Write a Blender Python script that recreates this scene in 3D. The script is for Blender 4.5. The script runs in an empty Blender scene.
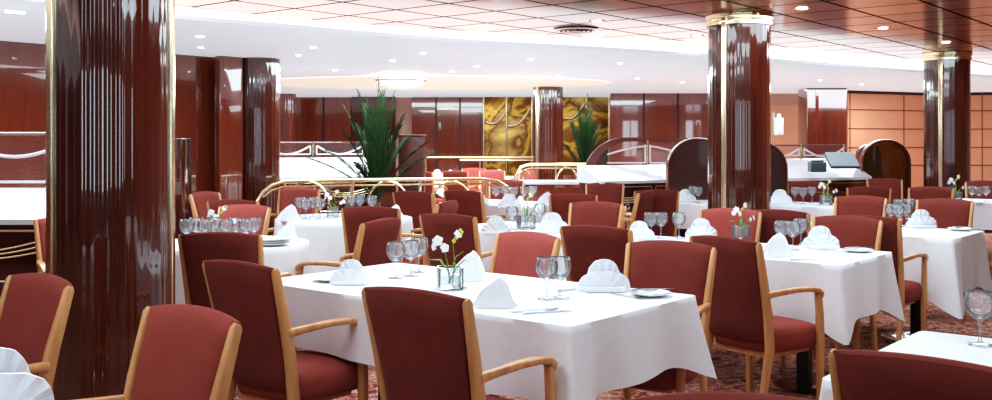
import bpy, bmesh, math, random
from mathutils import Vector, Matrix
random.seed(7)
PI = math.pi
sc = bpy.context.scene
col = sc.collection
F = 992.0; HZ = 142.0; CX = 496.0; H = 1.38      # focal length in px, horizon row, centre column, eye height
CEIL = 2.5; LOW = 2.3
U = Vector((0.772, -0.636, 0)); V = Vector((0.636, 0.772, 0))   # the room's two plan directions

def P(px, py, h):
    z = (h - H) * F / (HZ - py)
    return Vector(((px - CX) / F * z, z, h))
def D(px, z, h=0.0):
    return Vector(((px - CX) / F * z, z, h))
def hh(py, z):
    return H + (HZ - py) / F * z

# ------------------------------------------------------------------ materials
def mat(name):
    m = bpy.data.materials.new(name); m.use_nodes = True
    nt = m.node_tree
    return m, nt, nt.nodes['Principled BSDF']
def N(nt, t, **kw):
    n = nt.nodes.new(t)
    for k, v in kw.items(): setattr(n, k, v)
    return n
def ramp(nt, fac, stops):
    r = N(nt, 'ShaderNodeValToRGB')
    els = r.color_ramp.elements
    while len(els) < len(stops): els.new(0.5)
    for e, (p, c) in zip(els, stops):
        e.position = p; e.color = (*c, 1)
    nt.links.new(fac, r.inputs['Fac'])
    return r.outputs['Color']
def simple(name, color, rough=0.5, metal=0.0, coat=0.0, spec=0.5, var=0.0, scale=8, sheen=0.0):
    m, nt, b = mat(name)
    b.inputs['Base Color'].default_value = (*color, 1)
    b.inputs['Roughness'].default_value = rough
    b.inputs['Metallic'].default_value = metal
    b.inputs['Coat Weight'].default_value = coat
    b.inputs['Coat Roughness'].default_value = 0.04
    b.inputs['Specular IOR Level'].default_value = spec
    if sheen:
        b.inputs['Sheen Weight'].default_value = sheen
        b.inputs['Sheen Roughness'].default_value = 0.5
    if var:
        tc = N(nt, 'ShaderNodeTexCoord'); ns = N(nt, 'ShaderNodeTexNoise')
        ns.inputs['Scale'].default_value = scale; ns.inputs['Detail'].default_value = 4
        nt.links.new(tc.outputs['Object'], ns.inputs['Vector'])
        c = ramp(nt, ns.outputs['Fac'], [(0.3, tuple(x * (1 - var) for x in color)), (0.7, tuple(min(1, x * (1 + var)) for x in color))])
        nt.links.new(c, b.inputs['Base Color'])
    return m
def fabric_mat(name, color):
    m, nt, b = mat(name)
    tc = N(nt, 'ShaderNodeTexCoord')
    ns = N(nt, 'ShaderNodeTexNoise'); ns.inputs['Scale'].default_value = 350; ns.inputs['Detail'].default_value = 2
    n2 = N(nt, 'ShaderNodeTexNoise'); n2.inputs['Scale'].default_value = 6
    nt.links.new(tc.outputs['Object'], ns.inputs['Vector']); nt.links.new(tc.outputs['Object'], n2.inputs['Vector'])
    mx = N(nt, 'ShaderNodeMath', operation='ADD'); nt.links.new(ns.outputs['Fac'], mx.inputs[0]); nt.links.new(n2.outputs['Fac'], mx.inputs[1])
    md = N(nt, 'ShaderNodeMath', operation='MULTIPLY'); md.inputs[1].default_value = 0.5; nt.links.new(mx.outputs[0], md.inputs[0])
    c = ramp(nt, md.outputs[0], [(0.35, tuple(x * 0.82 for x in color)), (0.65, tuple(x * 1.18 for x in color))])
    nt.links.new(c, b.inputs['Base Color'])
    b.inputs['Roughness'].default_value = 0.9; b.inputs['Specular IOR Level'].default_value = 0.15
    b.inputs['Sheen Weight'].default_value = 0.12; b.inputs['Sheen Roughness'].default_value = 0.45
    b.inputs['Sheen Tint'].default_value = (1, .5, .45, 1)
    bp = N(nt, 'ShaderNodeBump'); bp.inputs['Strength'].default_value = 0.15; bp.inputs['Distance'].default_value = 0.002
    nt.links.new(ns.outputs['Fac'], bp.inputs['Height']); nt.links.new(bp.outputs[0], b.inputs['Normal'])
    return m
def wood_mat(name, c1, c2, scale=(30, 30, 3), rough=0.38, coat=0.2):
    m, nt, b = mat(name)
    tc = N(nt, 'ShaderNodeTexCoord'); mp = N(nt, 'ShaderNodeMapping'); mp.inputs['Scale'].default_value = scale
    ns = N(nt, 'ShaderNodeTexNoise'); ns.inputs['Scale'].default_value = 1.0; ns.inputs['Detail'].default_value = 6; ns.inputs['Distortion'].default_value = 0.6
    nt.links.new(tc.outputs['Object'], mp.inputs['Vector']); nt.links.new(mp.outputs[0], ns.inputs['Vector'])
    c = ramp(nt, ns.outputs['Fac'], [(0.3, c1), (0.7, c2)])
    nt.links.new(c, b.inputs['Base Color'])
    b.inputs['Roughness'].default_value = rough; b.inputs['Coat Weight'].default_value = coat; b.inputs['Coat Roughness'].default_value = 0.1
    return m
def lacquer_mat(name, c1, c2, rough=0.12):
    m, nt, b = mat(name)
    tc = N(nt, 'ShaderNodeTexCoord'); mp = N(nt, 'ShaderNodeMapping'); mp.inputs['Scale'].default_value = (9, 9, 1.0)
    ns = N(nt, 'ShaderNodeTexNoise'); ns.inputs['Scale'].default_value = 1.5; ns.inputs['Detail'].default_value = 5
    nt.links.new(tc.outputs['Object'], mp.inputs['Vector']); nt.links.new(mp.outputs[0], ns.inputs['Vector'])
    c = ramp(nt, ns.outputs['Fac'], [(0.3, c1), (0.7, c2)])
    nt.links.new(c, b.inputs['Base Color'])
    b.inputs['Roughness'].default_value = rough
    b.inputs['Coat Weight'].default_value = 1.0; b.inputs['Coat Roughness'].default_value = 0.02
    b.inputs['Coat IOR'].default_value = 1.7
    return m
def glass_mat(name, tint=(0.93, 0.96, 1.0), refl=0.5, haze=0.0, hazecol=(.9, .95, 1)):
    m = bpy.data.materials.new(name); m.use_nodes = True; nt = m.node_tree
    nt.nodes.clear()
    out = N(nt, 'ShaderNodeOutputMaterial'); tr = N(nt, 'ShaderNodeBsdfTransparent'); gl = N(nt, 'ShaderNodeBsdfGlossy'); mx = N(nt, 'ShaderNodeMixShader')
    tr.inputs['Color'].default_value = (*tint, 1); gl.inputs['Roughness'].default_value = 0.03
    lw = N(nt, 'ShaderNodeLayerWeight'); lw.inputs['Blend'].default_value = refl
    nt.links.new(lw.outputs['Fresnel'], mx.inputs[0]); nt.links.new(tr.outputs[0], mx.inputs[1]); nt.links.new(gl.outputs[0], mx.inputs[2])
    last = mx.outputs[0]
    if haze:
        df = N(nt, 'ShaderNodeBsdfDiffuse'); df.inputs['Color'].default_value = (*hazecol, 1)
        m2 = N(nt, 'ShaderNodeMixShader'); m2.inputs[0].default_value = haze
        nt.links.new(last, m2.inputs[1]); nt.links.new(df.outputs[0], m2.inputs[2]); last = m2.outputs[0]
    nt.links.new(last, out.inputs[0])
    return m
def emit_mat(name, color, s):
    m, nt, b = mat(name)
    b.inputs['Base Color'].default_value = (*color, 1)
    b.inputs['Emission Color'].default_value = (*color, 1); b.inputs['Emission Strength'].default_value = s
    return m

FAB_SHADE = fabric_mat('maroon fabric', (0.180, 0.040, 0.030))  # shaded copy of the chair fabric, shade put into the colour
FAB_MID = fabric_mat('red seat fabric', (0.25, 0.053, 0.039))  # half lit copy of the same fabric, for seats and some backs
FAB_LIT = fabric_mat('lighter red fabric', (0.33, 0.080, 0.066))  # lit copy of the same fabric, light put into the colour
BEECH = wood_mat('honey beech wood', (0.50, 0.23, 0.085), (0.66, 0.35, 0.15))
CLOTH = simple('white linen', (0.86, 0.855, 0.87), 0.85, spec=0.2, var=0.02, scale=30, sheen=0.2)
NAPK = simple('white napkin linen', (0.88, 0.89, 0.92), 0.85, spec=0.2, var=0.02, scale=60)
PORC = simple('white porcelain', (0.85, 0.86, 0.86), 0.12, coat=0.5)
STEEL = simple('cutlery steel', (0.55, 0.56, 0.58), 0.18, metal=1)
BLACK = simple('black enamel', (0.012, 0.012, 0.014), 0.35)
CHROME = simple('polished steel plate', (0.5, 0.48, 0.47), 0.15, metal=1)
BRASS = simple('polished brass', (0.90, 0.78, 0.52), 0.2, metal=1, var=0.1, scale=5)
LAC = lacquer_mat('dark mahogany lacquer', (0.048, 0.009, 0.005), (0.095, 0.018, 0.009))
LACR = lacquer_mat('red mahogany lacquer', (0.165, 0.032, 0.014), (0.225, 0.048, 0.021))
WHITEP = simple('white paint', (0.80, 0.83, 0.88), 0.6, var=0.015, scale=2)
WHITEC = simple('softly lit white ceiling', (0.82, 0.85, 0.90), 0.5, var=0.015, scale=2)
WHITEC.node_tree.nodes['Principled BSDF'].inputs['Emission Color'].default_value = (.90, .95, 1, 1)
WHITEC.node_tree.nodes['Principled BSDF'].inputs['Emission Strength'].default_value = .50  # added glow brightens the ceiling, which is no lamp itself
WHITEG = simple('white gloss laminate', (0.85, 0.87, 0.90), 0.15, coat=0.6)
SATIN = simple('satin mahogany', (0.150, 0.030, 0.014), 0.35, coat=0.15, var=.15, scale=4)
SATIND = simple('dark satin mahogany', (0.055, 0.012, 0.007), 0.32, coat=0.15, var=.15, scale=4)
PEACH = simple('peach wall panel', (0.82, 0.40, 0.24), 0.4, var=0.06, scale=2)
PINK = simple('pale pink wall', (0.72, 0.42, 0.32), 0.4, var=0.05, scale=2)
SEAM = simple('dark seam', (0.04, 0.008, 0.006), 0.5)
GLASS = glass_mat('clear glass', (0.985, 0.99, 0.995), 0.26, 0.09, (.92, .96, 1))
SCREEN = glass_mat('screen glass', (0.95, 0.88, 0.86), 0.08, 0.03)
ETCH = simple('white etched band', (0.85, 0.82, 0.82), 0.6)
AMBER = glass_mat('amber acrylic', (0.40, 0.22, 0.06), 0.5, 0.25, (.20, .10, .025))
WATER = glass_mat('water', (0.88, 0.95, 0.96), 0.3)
LEAF = simple('palm green', (0.018, 0.046, 0.011), 0.55, spec=0.25, var=0.4, scale=6)
LEAF2 = simple('stem green', (0.10, 0.24, 0.03), 0.5, var=0.3, scale=20)
PETAL = simple('white orchid petal', (0.9, 0.9, 0.86), 0.6)
BUD = simple('yellow green bud', (0.55, 0.55, 0.08), 0.6)
POT = simple('dark brown pot', (0.06, 0.015, 0.01), 0.3, coat=0.5)
BARK = simple('palm trunk bark', (0.10, 0.06, 0.03), 0.9, var=0.4, scale=30)
BULB = emit_mat('downlight lens', (1, 0.97, 0.9), 14)
COVE = emit_mat('cove glow', (1.0, 0.98, 0.97), 1.15)
OVAL = emit_mat('cream ceiling glow', (1.0, 0.94, 0.80), 0.62)
GREY = simple('grey plastic', (0.42, 0.50, 0.54), 0.3, coat=0.3)
DARKG = simple('dark teal plastic', (0.06, 0.10, 0.11), 0.35)

def carpet():
    m, nt, b = mat('patterned carpet')
    tc = N(nt, 'ShaderNodeTexCoord')
    vo = N(nt, 'ShaderNodeTexNoise'); vo.inputs['Scale'].default_value = 10; vo.inputs['Detail'].default_value = 3; vo.inputs['Distortion'].default_value = 2.2
    nt.links.new(tc.outputs['Object'], vo.inputs['Vector'])
    c = ramp(nt, vo.outputs['Fac'], [(0.30, (.15, .03, .022)), (0.44, (.23, .055, .035)), (0.50, (.55, .30, .20)), (0.55, (.22, .055, .038)), (0.61, (.72, .52, .42)), (.68, (.2, .05, .04))])
    n2 = N(nt, 'ShaderNodeTexNoise'); n2.inputs['Scale'].default_value = 90
    nt.links.new(tc.outputs['Object'], n2.inputs['Vector'])
    c2 = ramp(nt, n2.outputs['Fac'], [(0.3, (.6, .6, .6)), (0.7, (1.25, 1.2, 1.2))])
    mm = N(nt, 'ShaderNodeMix', data_type='RGBA', blend_type='MULTIPLY'); mm.inputs[0].default_value = 1
    nt.links.new(c, mm.inputs[6]); nt.links.new(c2, mm.inputs[7])
    nt.links.new(mm.outputs[2], b.inputs['Base Color'])
    b.inputs['Roughness'].default_value = 0.95; b.inputs['Specular IOR Level'].default_value = 0.1
    return m
def ceiling_wood():
    m, nt, b = mat('glossy cherry ceiling panels')
    tc = N(nt, 'ShaderNodeTexCoord')
    def dot(vec, off):
        d = N(nt, 'ShaderNodeVectorMath', operation='DOT_PRODUCT'); d.inputs[1].default_value = vec
        nt.links.new(tc.outputs['Object'], d.inputs[0])
        a = N(nt, 'ShaderNodeMath', operation='ADD'); a.inputs[1].default_value = off; nt.links.new(d.outputs['Value'], a.inputs[0])
        q = N(nt, 'ShaderNodeMath', operation='DIVIDE'); q.inputs[1].default_value = 0.6; nt.links.new(a.outputs[0], q.inputs[0])
        fl = N(nt, 'ShaderNodeMath', operation='FLOOR'); nt.links.new(q.outputs[0], fl.inputs[0])
        fr = N(nt, 'ShaderNodeMath', operation='FRACT'); nt.links.new(q.outputs[0], fr.inputs[0])
        s = N(nt, 'ShaderNodeMath', operation='SUBTRACT'); s.inputs[1].default_value = 0.5; nt.links.new(fr.outputs[0], s.inputs[0])
        ab = N(nt, 'ShaderNodeMath', operation='ABSOLUTE'); nt.links.new(s.outputs[0], ab.inputs[0])
        g = N(nt, 'ShaderNodeMath', operation='GREATER_THAN'); g.inputs[1].default_value = 0.474; nt.links.new(ab.outputs[0], g.inputs[0])
        return fl.outputs[0], g.outputs[0]
    fu, gu = dot(tuple(U), 60.0); fv, gv = dot(tuple(V), 60.05)
    cb = N(nt, 'ShaderNodeCombineXYZ'); nt.links.new(fu, cb.inputs[0]); nt.links.new(fv, cb.inputs[1])
    wn = N(nt, 'ShaderNodeTexWhiteNoise'); nt.links.new(cb.outputs[0], wn.inputs['Vector'])
    mp = N(nt, 'ShaderNodeMapping'); mp.inputs['Rotation'].default_value = (0, 0, math.radians(39.5)); mp.inputs['Scale'].default_value = (2, 22, 1)
    nt.links.new(tc.outputs['Object'], mp.inputs['Vector'])
    ns = N(nt, 'ShaderNodeTexNoise'); ns.inputs['Scale'].default_value = 1; ns.inputs['Detail'].default_value = 5
    nt.links.new(mp.outputs[0], ns.inputs['Vector'])
    ad = N(nt, 'ShaderNodeMath', operation='MULTIPLY_ADD'); ad.inputs[1].default_value = 0.35; nt.links.new(wn.outputs['Value'], ad.inputs[0]); nt.links.new(ns.outputs['Fac'], ad.inputs[2])
    c = ramp(nt, ad.outputs[0], [(0.35, (.36, .10, .048)), (0.95, (.60, .22, .12))])
    mxm = N(nt, 'ShaderNodeMath', operation='MAXIMUM'); nt.links.new(gu, mxm.inputs[0]); nt.links.new(gv, mxm.inputs[1])
    mm = N(nt, 'ShaderNodeMix', data_type='RGBA'); nt.links.new(mxm.outputs[0], mm.inputs[0]); nt.links.new(c, mm.inputs[6]); mm.inputs[7].default_value = (.03, .012, .01, 1)
    nt.links.new(mm.outputs[2], b.inputs['Base Color'])
    b.inputs['Roughness'].default_value = 0.3
    inv = N(nt, 'ShaderNodeMath', operation='SUBTRACT'); inv.inputs[0].default_value = 1; nt.links.new(mxm.outputs[0], inv.inputs[1]); nt.links.new(inv.outputs[0], b.inputs['Coat Weight'])
    sp = N(nt, 'ShaderNodeMath', operation='MULTIPLY'); sp.inputs[1].default_value = .5; nt.links.new(inv.outputs[0], sp.inputs[0]); nt.links.new(sp.outputs[0], b.inputs['Specular IOR Level'])
    b.inputs['Coat Roughness'].default_value = 0.12; b.inputs['Coat IOR'].default_value = 2.3
    return m
def goldart():
    m, nt, b = mat('gold mirror mural')
    tc = N(nt, 'ShaderNodeTexCoord')
    w = N(nt, 'ShaderNodeTexNoise'); w.inputs['Scale'].default_value = 1.1; w.inputs['Detail'].default_value = 7; w.inputs['Distortion'].default_value = .8
    nt.links.new(tc.outputs['Object'], w.inputs['Vector'])
    c = ramp(nt, w.outputs['Fac'], [(0.36, (.07, .02, .006)), (0.46, (.22, .08, .012)), (0.51, (.60, .36, .05)), (0.55, (.13, .04, .01)), (0.68, (.75, .52, .14))])
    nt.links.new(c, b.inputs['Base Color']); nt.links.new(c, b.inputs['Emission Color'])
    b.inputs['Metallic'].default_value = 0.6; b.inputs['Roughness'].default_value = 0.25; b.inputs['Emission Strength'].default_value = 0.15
    return m
CARPET = carpet(); CEILW = ceiling_wood(); GOLD = goldart()

# ------------------------------------------------------------------ mesh helpers
class MB:
    def __init__(s): s.v = []; s.f = []
    def add(s, vs, fs):
        o = len(s.v); s.v += [tuple(x) for x in vs]; s.f += [tuple(i + o for i in f) for f in fs]; return s
    def loft(s, rings, cap=True, closed=True):
        n = len(rings[0]); vs = [p for r in rings for p in r]; fs = []
        m = n if closed else n - 1
        for i in range(len(rings) - 1):
            for j in range(m):
                k = (j + 1) % n
                fs.append((i * n + j, i * n + k, (i + 1) * n + k, (i + 1) * n + j))
        if cap and closed:
            fs.append(tuple(reversed(range(n)))); fs.append(tuple((len(rings) - 1) * n + j for j in range(n)))
        return s.add(vs, fs)
    def sweep(s, pts, sizes, side=Vector((1, 0, 0)), n=10, e=0.55, closed_ends=True):
        pts = [Vector(p) for p in pts]; rings = []
        if not isinstance(sizes, list): sizes = [sizes] * len(pts)
        for i, p in enumerate(pts):
            t = (pts[min(i + 1, len(pts) - 1)] - pts[max(i - 1, 0)]).normalized()
            sd = Vector(side); sd = (sd - t * sd.dot(t))
            if sd.length < 1e-4:
                sd = Vector((0, 1, 0)); sd = sd - t * sd.dot(t)
            sd.normalize(); o = t.cross(sd)
            w, d = sizes[i]; r = []
            for k in range(n):
                a = 2 * PI * (k + .5) / n
                ca, sa = math.cos(a), math.sin(a)
                r.append(p + sd * (w / 2 * math.copysign(abs(ca) ** e, ca)) + o * (d / 2 * math.copysign(abs(sa) ** e, sa)))
            rings.append(r)
        return s.loft(rings)
    def tube(s, pts, r, n=8):
        rs = r if isinstance(r, list) else [r] * len(pts)
        return s.sweep(pts, [(2 * a, 2 * a) for a in rs], side=Vector((0.31, 0.17, 0.93)), n=n, e=1.0)
    def lathe(s, prof, n=20, c=(0, 0, 0), cap=True):
        rings = [[(c[0] + max(r, 1e-4) * math.cos(2 * PI * k / n), c[1] + max(r, 1e-4) * math.sin(2 * PI * k / n), c[2] + z) for k in range(n)] for r, z in prof]
        return s.loft(rings, cap)
    def box(s, c, size, rot=0.0, bev=0.0):
        bm = bmesh.new(); bmesh.ops.create_cube(bm, size=1.0)
        for v in bm.verts: v.co = Vector((v.co.x * size[0], v.co.y * size[1], v.co.z * size[2]))
        if bev: bmesh.ops.bevel(bm, geom=list(bm.edges), offset=bev, segments=3, profile=0.6, affect='EDGES')
        M = Matrix.Translation(Vector(c)) @ Matrix.Rotation(rot, 4, 'Z')
        bm.verts.ensure_lookup_table()
        s.add([M @ v.co for v in bm.verts], [[v.index for v in f.verts] for f in bm.faces]); bm.free(); return s
    def prism(s, outline, origin, ax, ay, thick):
        """outline in (a,b); placed origin + a*ax + b*ay; extruded along the normal"""
        ax = Vector(ax); ay = Vector(ay); nz = ax.cross(ay).normalized() * (thick / 2); o = Vector(origin)
        A = [o + ax * a + ay * b + nz for a, b in outline]; B = [o + ax * a + ay * b - nz for a, b in outline]; n = len(outline)
        return s.add(A + B, [tuple(range(n)), tuple(reversed(range(n, 2 * n)))] + [(i, n + i, n + (i + 1) % n, (i + 1) % n) for i in range(n)])
    def build(s, name, m, parent=None, smooth=True, angle=40):
        me = bpy.data.meshes.new(name); me.from_pydata(s.v, [], s.f); me.update()
        bm = bmesh.new(); bm.from_mesh(me); bmesh.ops.recalc_face_normals(bm, faces=bm.faces); 
        lim = math.radians(angle)
        if smooth:
            for f in bm.faces: f.smooth = True
            for e in bm.edges:
                if len(e.link_faces) == 2 and e.calc_face_angle(0) > lim: e.smooth = False
        bm.to_mesh(me); bm.free()
        me.materials.append(m)
        o = bpy.data.objects.new(name, me); col.objects.link(o)
        if parent: o.parent = parent
        return o
def empty(name, loc=(0, 0, 0), rz=0.0):
    o = bpy.data.objects.new(name, None); col.objects.link(o); o.location = loc; o.rotation_euler = (0, 0, rz); o.empty_display_size = .05
    return o
def tag(o, label=None, cat=None, group=None, kind=None):
    if label: o['label'] = label
    if cat: o['category'] = cat
    if group: o['group'] = group
    if kind: o['kind'] = kind
    return o
def copy_tree(o, parent=None):
    c = o.copy(); col.objects.link(c)
    if parent: c.parent = parent
    for ch in [k for k in bpy.data.objects if k.parent == o]: copy_tree(ch, c)
    return c
KIDS = {}
protos_used = set()
def place(proto, loc, rz, label, cat, group, scale=1.0):
    key = proto.name
    if key not in protos_used:
        protos_used.add(key); o = proto
    else:
        o = copy_tree(proto)
    o.location = loc; o.rotation_euler = (0, 0, rz); o.scale = (scale,) * 3
    tag(o, label, cat, group)
    return o
def struct(o): o['kind'] = 'structure'; return o
def rz_of(d): return math.atan2(-d.x, d.y)

# ------------------------------------------------------------------ camera
cam = bpy.data.cameras.new('camera'); co = bpy.data.objects.new('camera', cam); col.objects.link(co)
co.location = (0, 0, H); co.rotation_euler = (PI / 2, 0, 0)
cam.sensor_width = 36; cam.lens = 36 * F / 992; cam.shift_y = -(200 - HZ) / 992; cam.clip_start = 0.05
sc.camera = co

# ------------------------------------------------------------------ room shell
struct(MB().add([(-14, -6, 0), (14, -6, 0), (14, 24, 0), (-14, 24, 0)], [(0, 1, 2, 3)]).build('floor', CARPET))
sheet_in = [(-6.0, -4), (-5.0, 2.0), (-4.0, 5.0)] + [tuple(P(a, b, LOW).xy) for a, b in [(50, 3), (173, 18), (300, 29), (450, 41.5), (600, 50), (770, 61), (925, 73)]] + [(9.5, 15.6), (14, 18)]
wood_in = [(-6.4, -4), (-5.5, 2.0), (-4.5, 5.2)] + [tuple(P(a, b, CEIL).xy) for a, b in [(50, -11), (173, 5), (300, 19), (450, 30), (600, 37.5), (770, 46), (925, 60)]] + [(9.5, 16.0), (14, 18.6)]
def resamp(pts, k=6):      # smooth the plan curve (Catmull-Rom)
    pts = [Vector((x, y, 0)) for x, y in pts]; out = []
    for i in range(len(pts) - 1):
        p0 = pts[max(i - 1, 0)]; p1 = pts[i]; p2 = pts[i + 1]; p3 = pts[min(i + 2, len(pts) - 1)]
        for j in range(k):
            t = j / k
            out.append(0.5 * ((2 * p1) + (p2 - p0) * t + (2 * p0 - 5 * p1 + 4 * p2 - p3) * t * t + (3 * p1 - p0 - 3 * p2 + p3) * t ** 3))
    out.append(pts[-1]); return out
si = resamp(sheet_in); wi = resamp(wood_in)
# wooden ceiling: from the curved edge towards the near side of the room
mb = MB(); n = len(wi)
vs = [(p.x, p.y, CEIL) for p in wi] + [(p.x + (14 - p.x) * 1.0, -4 + (p.y + 4) * 0.0 + (i / (n - 1)) * 22.6, CEIL) for i, p in enumerate(wi)]
mb.add(vs, [(i, i + 1, n + i + 1, n + i) for i in range(n - 1)])
struct(mb.build('ceiling', CEILW, smooth=False))
# lit cove trough between the two ceiling levels
mb = MB(); n = len(si)
mb.add([(p.x, p.y, LOW + .015) for p in si] + [(p.x, p.y, CEIL) for p in wi], [(i, i + 1, n + i + 1, n + i) for i in range(n - 1)])
struct(mb.build('trim_1', COVE))
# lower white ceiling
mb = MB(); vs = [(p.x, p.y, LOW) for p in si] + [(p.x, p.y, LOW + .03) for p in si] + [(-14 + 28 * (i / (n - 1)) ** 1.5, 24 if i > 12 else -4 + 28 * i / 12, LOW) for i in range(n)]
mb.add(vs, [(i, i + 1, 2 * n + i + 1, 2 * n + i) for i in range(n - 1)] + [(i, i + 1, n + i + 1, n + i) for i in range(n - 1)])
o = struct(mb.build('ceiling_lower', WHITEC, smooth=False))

def wall_seg(name, a, b, z0, z1, m, thick=0.1, parent=None):
    a = Vector(a); b = Vector(b); d = b - a; L = d.length; c = (a + b) / 2
    mb = MB().box((c.x, c.y, (z0 + z1) / 2), (L, thick, z1 - z0), math.atan2(d.y, d.x))
    o = mb.build(name, m, parent, smooth=False)
    if not parent: struct(o)
    return o
# left wall along the V direction
wl = Vector((P(173, 54, LOW).x, P(173, 54, LOW).y, 0))
A0 = wl - V * 13.5; A1 = wl + V * 0.62; A2 = wl + V * 1.28
Dn = Vector((-V.y, V.x, 0))          # away from the room
wall_seg('wall_left', (A0 + Dn * .06).xy, (A2 + Dn * .06).xy, 0, LOW, LACR, 0.12)
for k, s in enumerate((-3.0, -2.1, -1.15, -0.1, 0.60)):
    q = wl + V * s - Dn * .004
    struct(MB().box((q.x, q.y, LOW / 2), (.014, .012, LOW), math.atan2(V.y, V.x)).build('trim_%d' % (10 + k), SEAM, smooth=False))
# fluted rounded pilaster closing the left wall
def fluted(r, n_fl, depth, z0, z1, a0=0, a1=2 * PI, c=(0, 0), sub=6):
    k = n_fl * sub; ring = []
    for i in range(k):
        a = a0 + (a1 - a0) * i / k; t = (i % sub) / sub
        rr = r - depth * (1 - abs(math.sin(PI * t)) ** 1.0)
        ring.append((c[0] + rr * math.cos(a), c[1] + rr * math.sin(a)))
    return [[(x, y, z0) for x, y in ring], [(x, y, z1) for x, y in ring]]
q = D(259, 11.0)
MBp = MB().loft(fluted(.23, 22, .004, 0, LOW, c=(q.x, q.y)))
struct(MBp.build('column', LAC, angle=60))
q2 = D(229, 10.7)
struct(MB().box((q2.x, q2.y, LOW / 2), (.30, .1, LOW), math.atan2(V.y, V.x), .01).build('trim_20', LACR))
q3 = D(181, 9.3); struct(MB().box((q3.x, q3.y, hh(138, 9.3) / 2), (.11, .3, hh(138, 9.3)), 0, .01).build('trim_21', LAC))

# far walls
FZ = 20.2
def seg_px(name, p0, p1, z, m, top=LOW, z0=0.0, thick=.1):
    a = D(p0, z); b = D(p1, z)
    return wall_seg(name, a.xy, b.xy, z0, top, m, thick)
seg_px('wall_back', -60, 1250, FZ + .3, PINK)
def panels(tag_n, p0, p1, z, m, cnt):
    seg_px('trim_%d' % tag_n, p0, p1, z, m, top=LOW - .01)
    for i in range(1, cnt):
        q = D(p0 + (p1 - p0) * i / cnt, z - .055)
        struct(MB().box((q.x, q.y, LOW / 2), (.03, .02, LOW - .02)).build('trim_%d' % (tag_n + i), SEAM, smooth=False))
panels(30, 296, 351, FZ, LACR, 2)
panels(40, 412, 484, FZ, LACR, 3)
panels(50, 610, 712, 18.6, LACR, 3)
# shelving niche between the palm fronds
seg_px('trim_60', 352, 396, FZ, LAC)
# fluted far pillars
def far_pillar(p0, p1, z, m, top=LOW):
    c = D((p0 + p1) / 2, z); r = (p1 - p0) / 2 / F * z
    return struct(MB().loft(fluted(r, 18, r * .05, 0, top, c=(c.x, c.y))).build('column', m, angle=60))
far_pillar(277, 296, 19.0, LACR)
# gold mural
gm = empty('gold_mural', D(545, FZ - .1)); tag(gm, 'gold mirrored mural with dark swirls on the far wall', 'mural')
def loc_of(root, p): return Vector(p) - Vector(root.location)
for p0, p1 in ((484, 506), (507, 532), (562, 586), (587, 609)):
    a = loc_of(gm, D(p0, FZ - .1)); b = loc_of(gm, D(p1, FZ - .1)); c = (a + b) / 2
    MB().box((c.x, c.y, 1.5), (b.x - a.x, .05, 1.58)).build('mural_panel', GOLD, gm, smooth=False)
for p0 in (483.6, 506.5, 532, 586.5, 609):
    a = loc_of(gm, D(p0, FZ - .16)); MB().tube([(a.x, a.y, .7), (a.x, a.y, 2.29)], .02).build('brass_strip', BRASS, gm)
for p0, p1, y0, y1 in ((486, 506, 122, 112), (508, 531, 126, 108), (564, 585, 118, 104)):
    pts = [loc_of(gm, D(p0 + (p1 - p0) * t, FZ - .15, hh(y0 + (y1 - y0) * t + 6 * math.sin(PI * t), FZ))) for t in [i / 8 for i in range(9)]]
    MB().tube(pts, .035).build('mural_swirl', BRASS, gm)

# right hand side walls
a = P(846, 90.5, LOW); bpt = P(930, 93, LOW); cpt = P(1010, 92, LOW); dpt = P(1100, 90, LOW)
for i, (s, e) in enumerate(((a, bpt), (bpt, cpt), (cpt, dpt))):
    o = wall_seg('wall_right' if i == 0 else 'wall_right_%d' % (i + 1), s.xy, e.xy, 0, LOW, PEACH)
kk = 70
for s, e in ((a, bpt), (bpt, cpt)):
    d = (e - s); ang = math.atan2(d.y, d.x); L = d.length; c = (s + e) / 2; nrm = Vector((d.y, -d.x, 0)).normalized() * .055
    for hz in (2.28, 1.96, 1.62, 1.28, .95):
        struct(MB().box((c.x + nrm.x, c.y + nrm.y, hz), (L, .012, .018 if hz < 2.2 else .06), ang).build('trim_%d' % kk, SEAM if hz > 2.2 else simple('panel groove', (.30, .10, .05), .5), smooth=False)); kk += 1
    for t in (0.02, 0.65):
        q = s + d * t
        struct(MB().box((q.x + nrm.x, q.y + nrm.y, LOW / 2), (.016, .012, LOW), ang).build('trim_%d' % kk, simple('panel groove', (.30, .10, .05), .5), smooth=False)); kk += 1
seg_px('wall_back_2', 712, 830, 18.7, PEACH, top=hh(105, 18.7))
seg_px('wall_back_3', 700, 830, 18.9, PINK, top=LOW)
pz = 16.9
c = D(826, pz); w = 40 / F * pz
struct(MB().box((c.x, c.y + .2, LOW / 2), (w, .5, LOW - .005), 0, .015).build('column', LAC))
c = D(816, pz); struct(MB().box((c.x, c.y - .055, LOW / 2), (.05, .02, LOW - .02)).build('trim_95', LAC, smooth=False))

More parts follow.
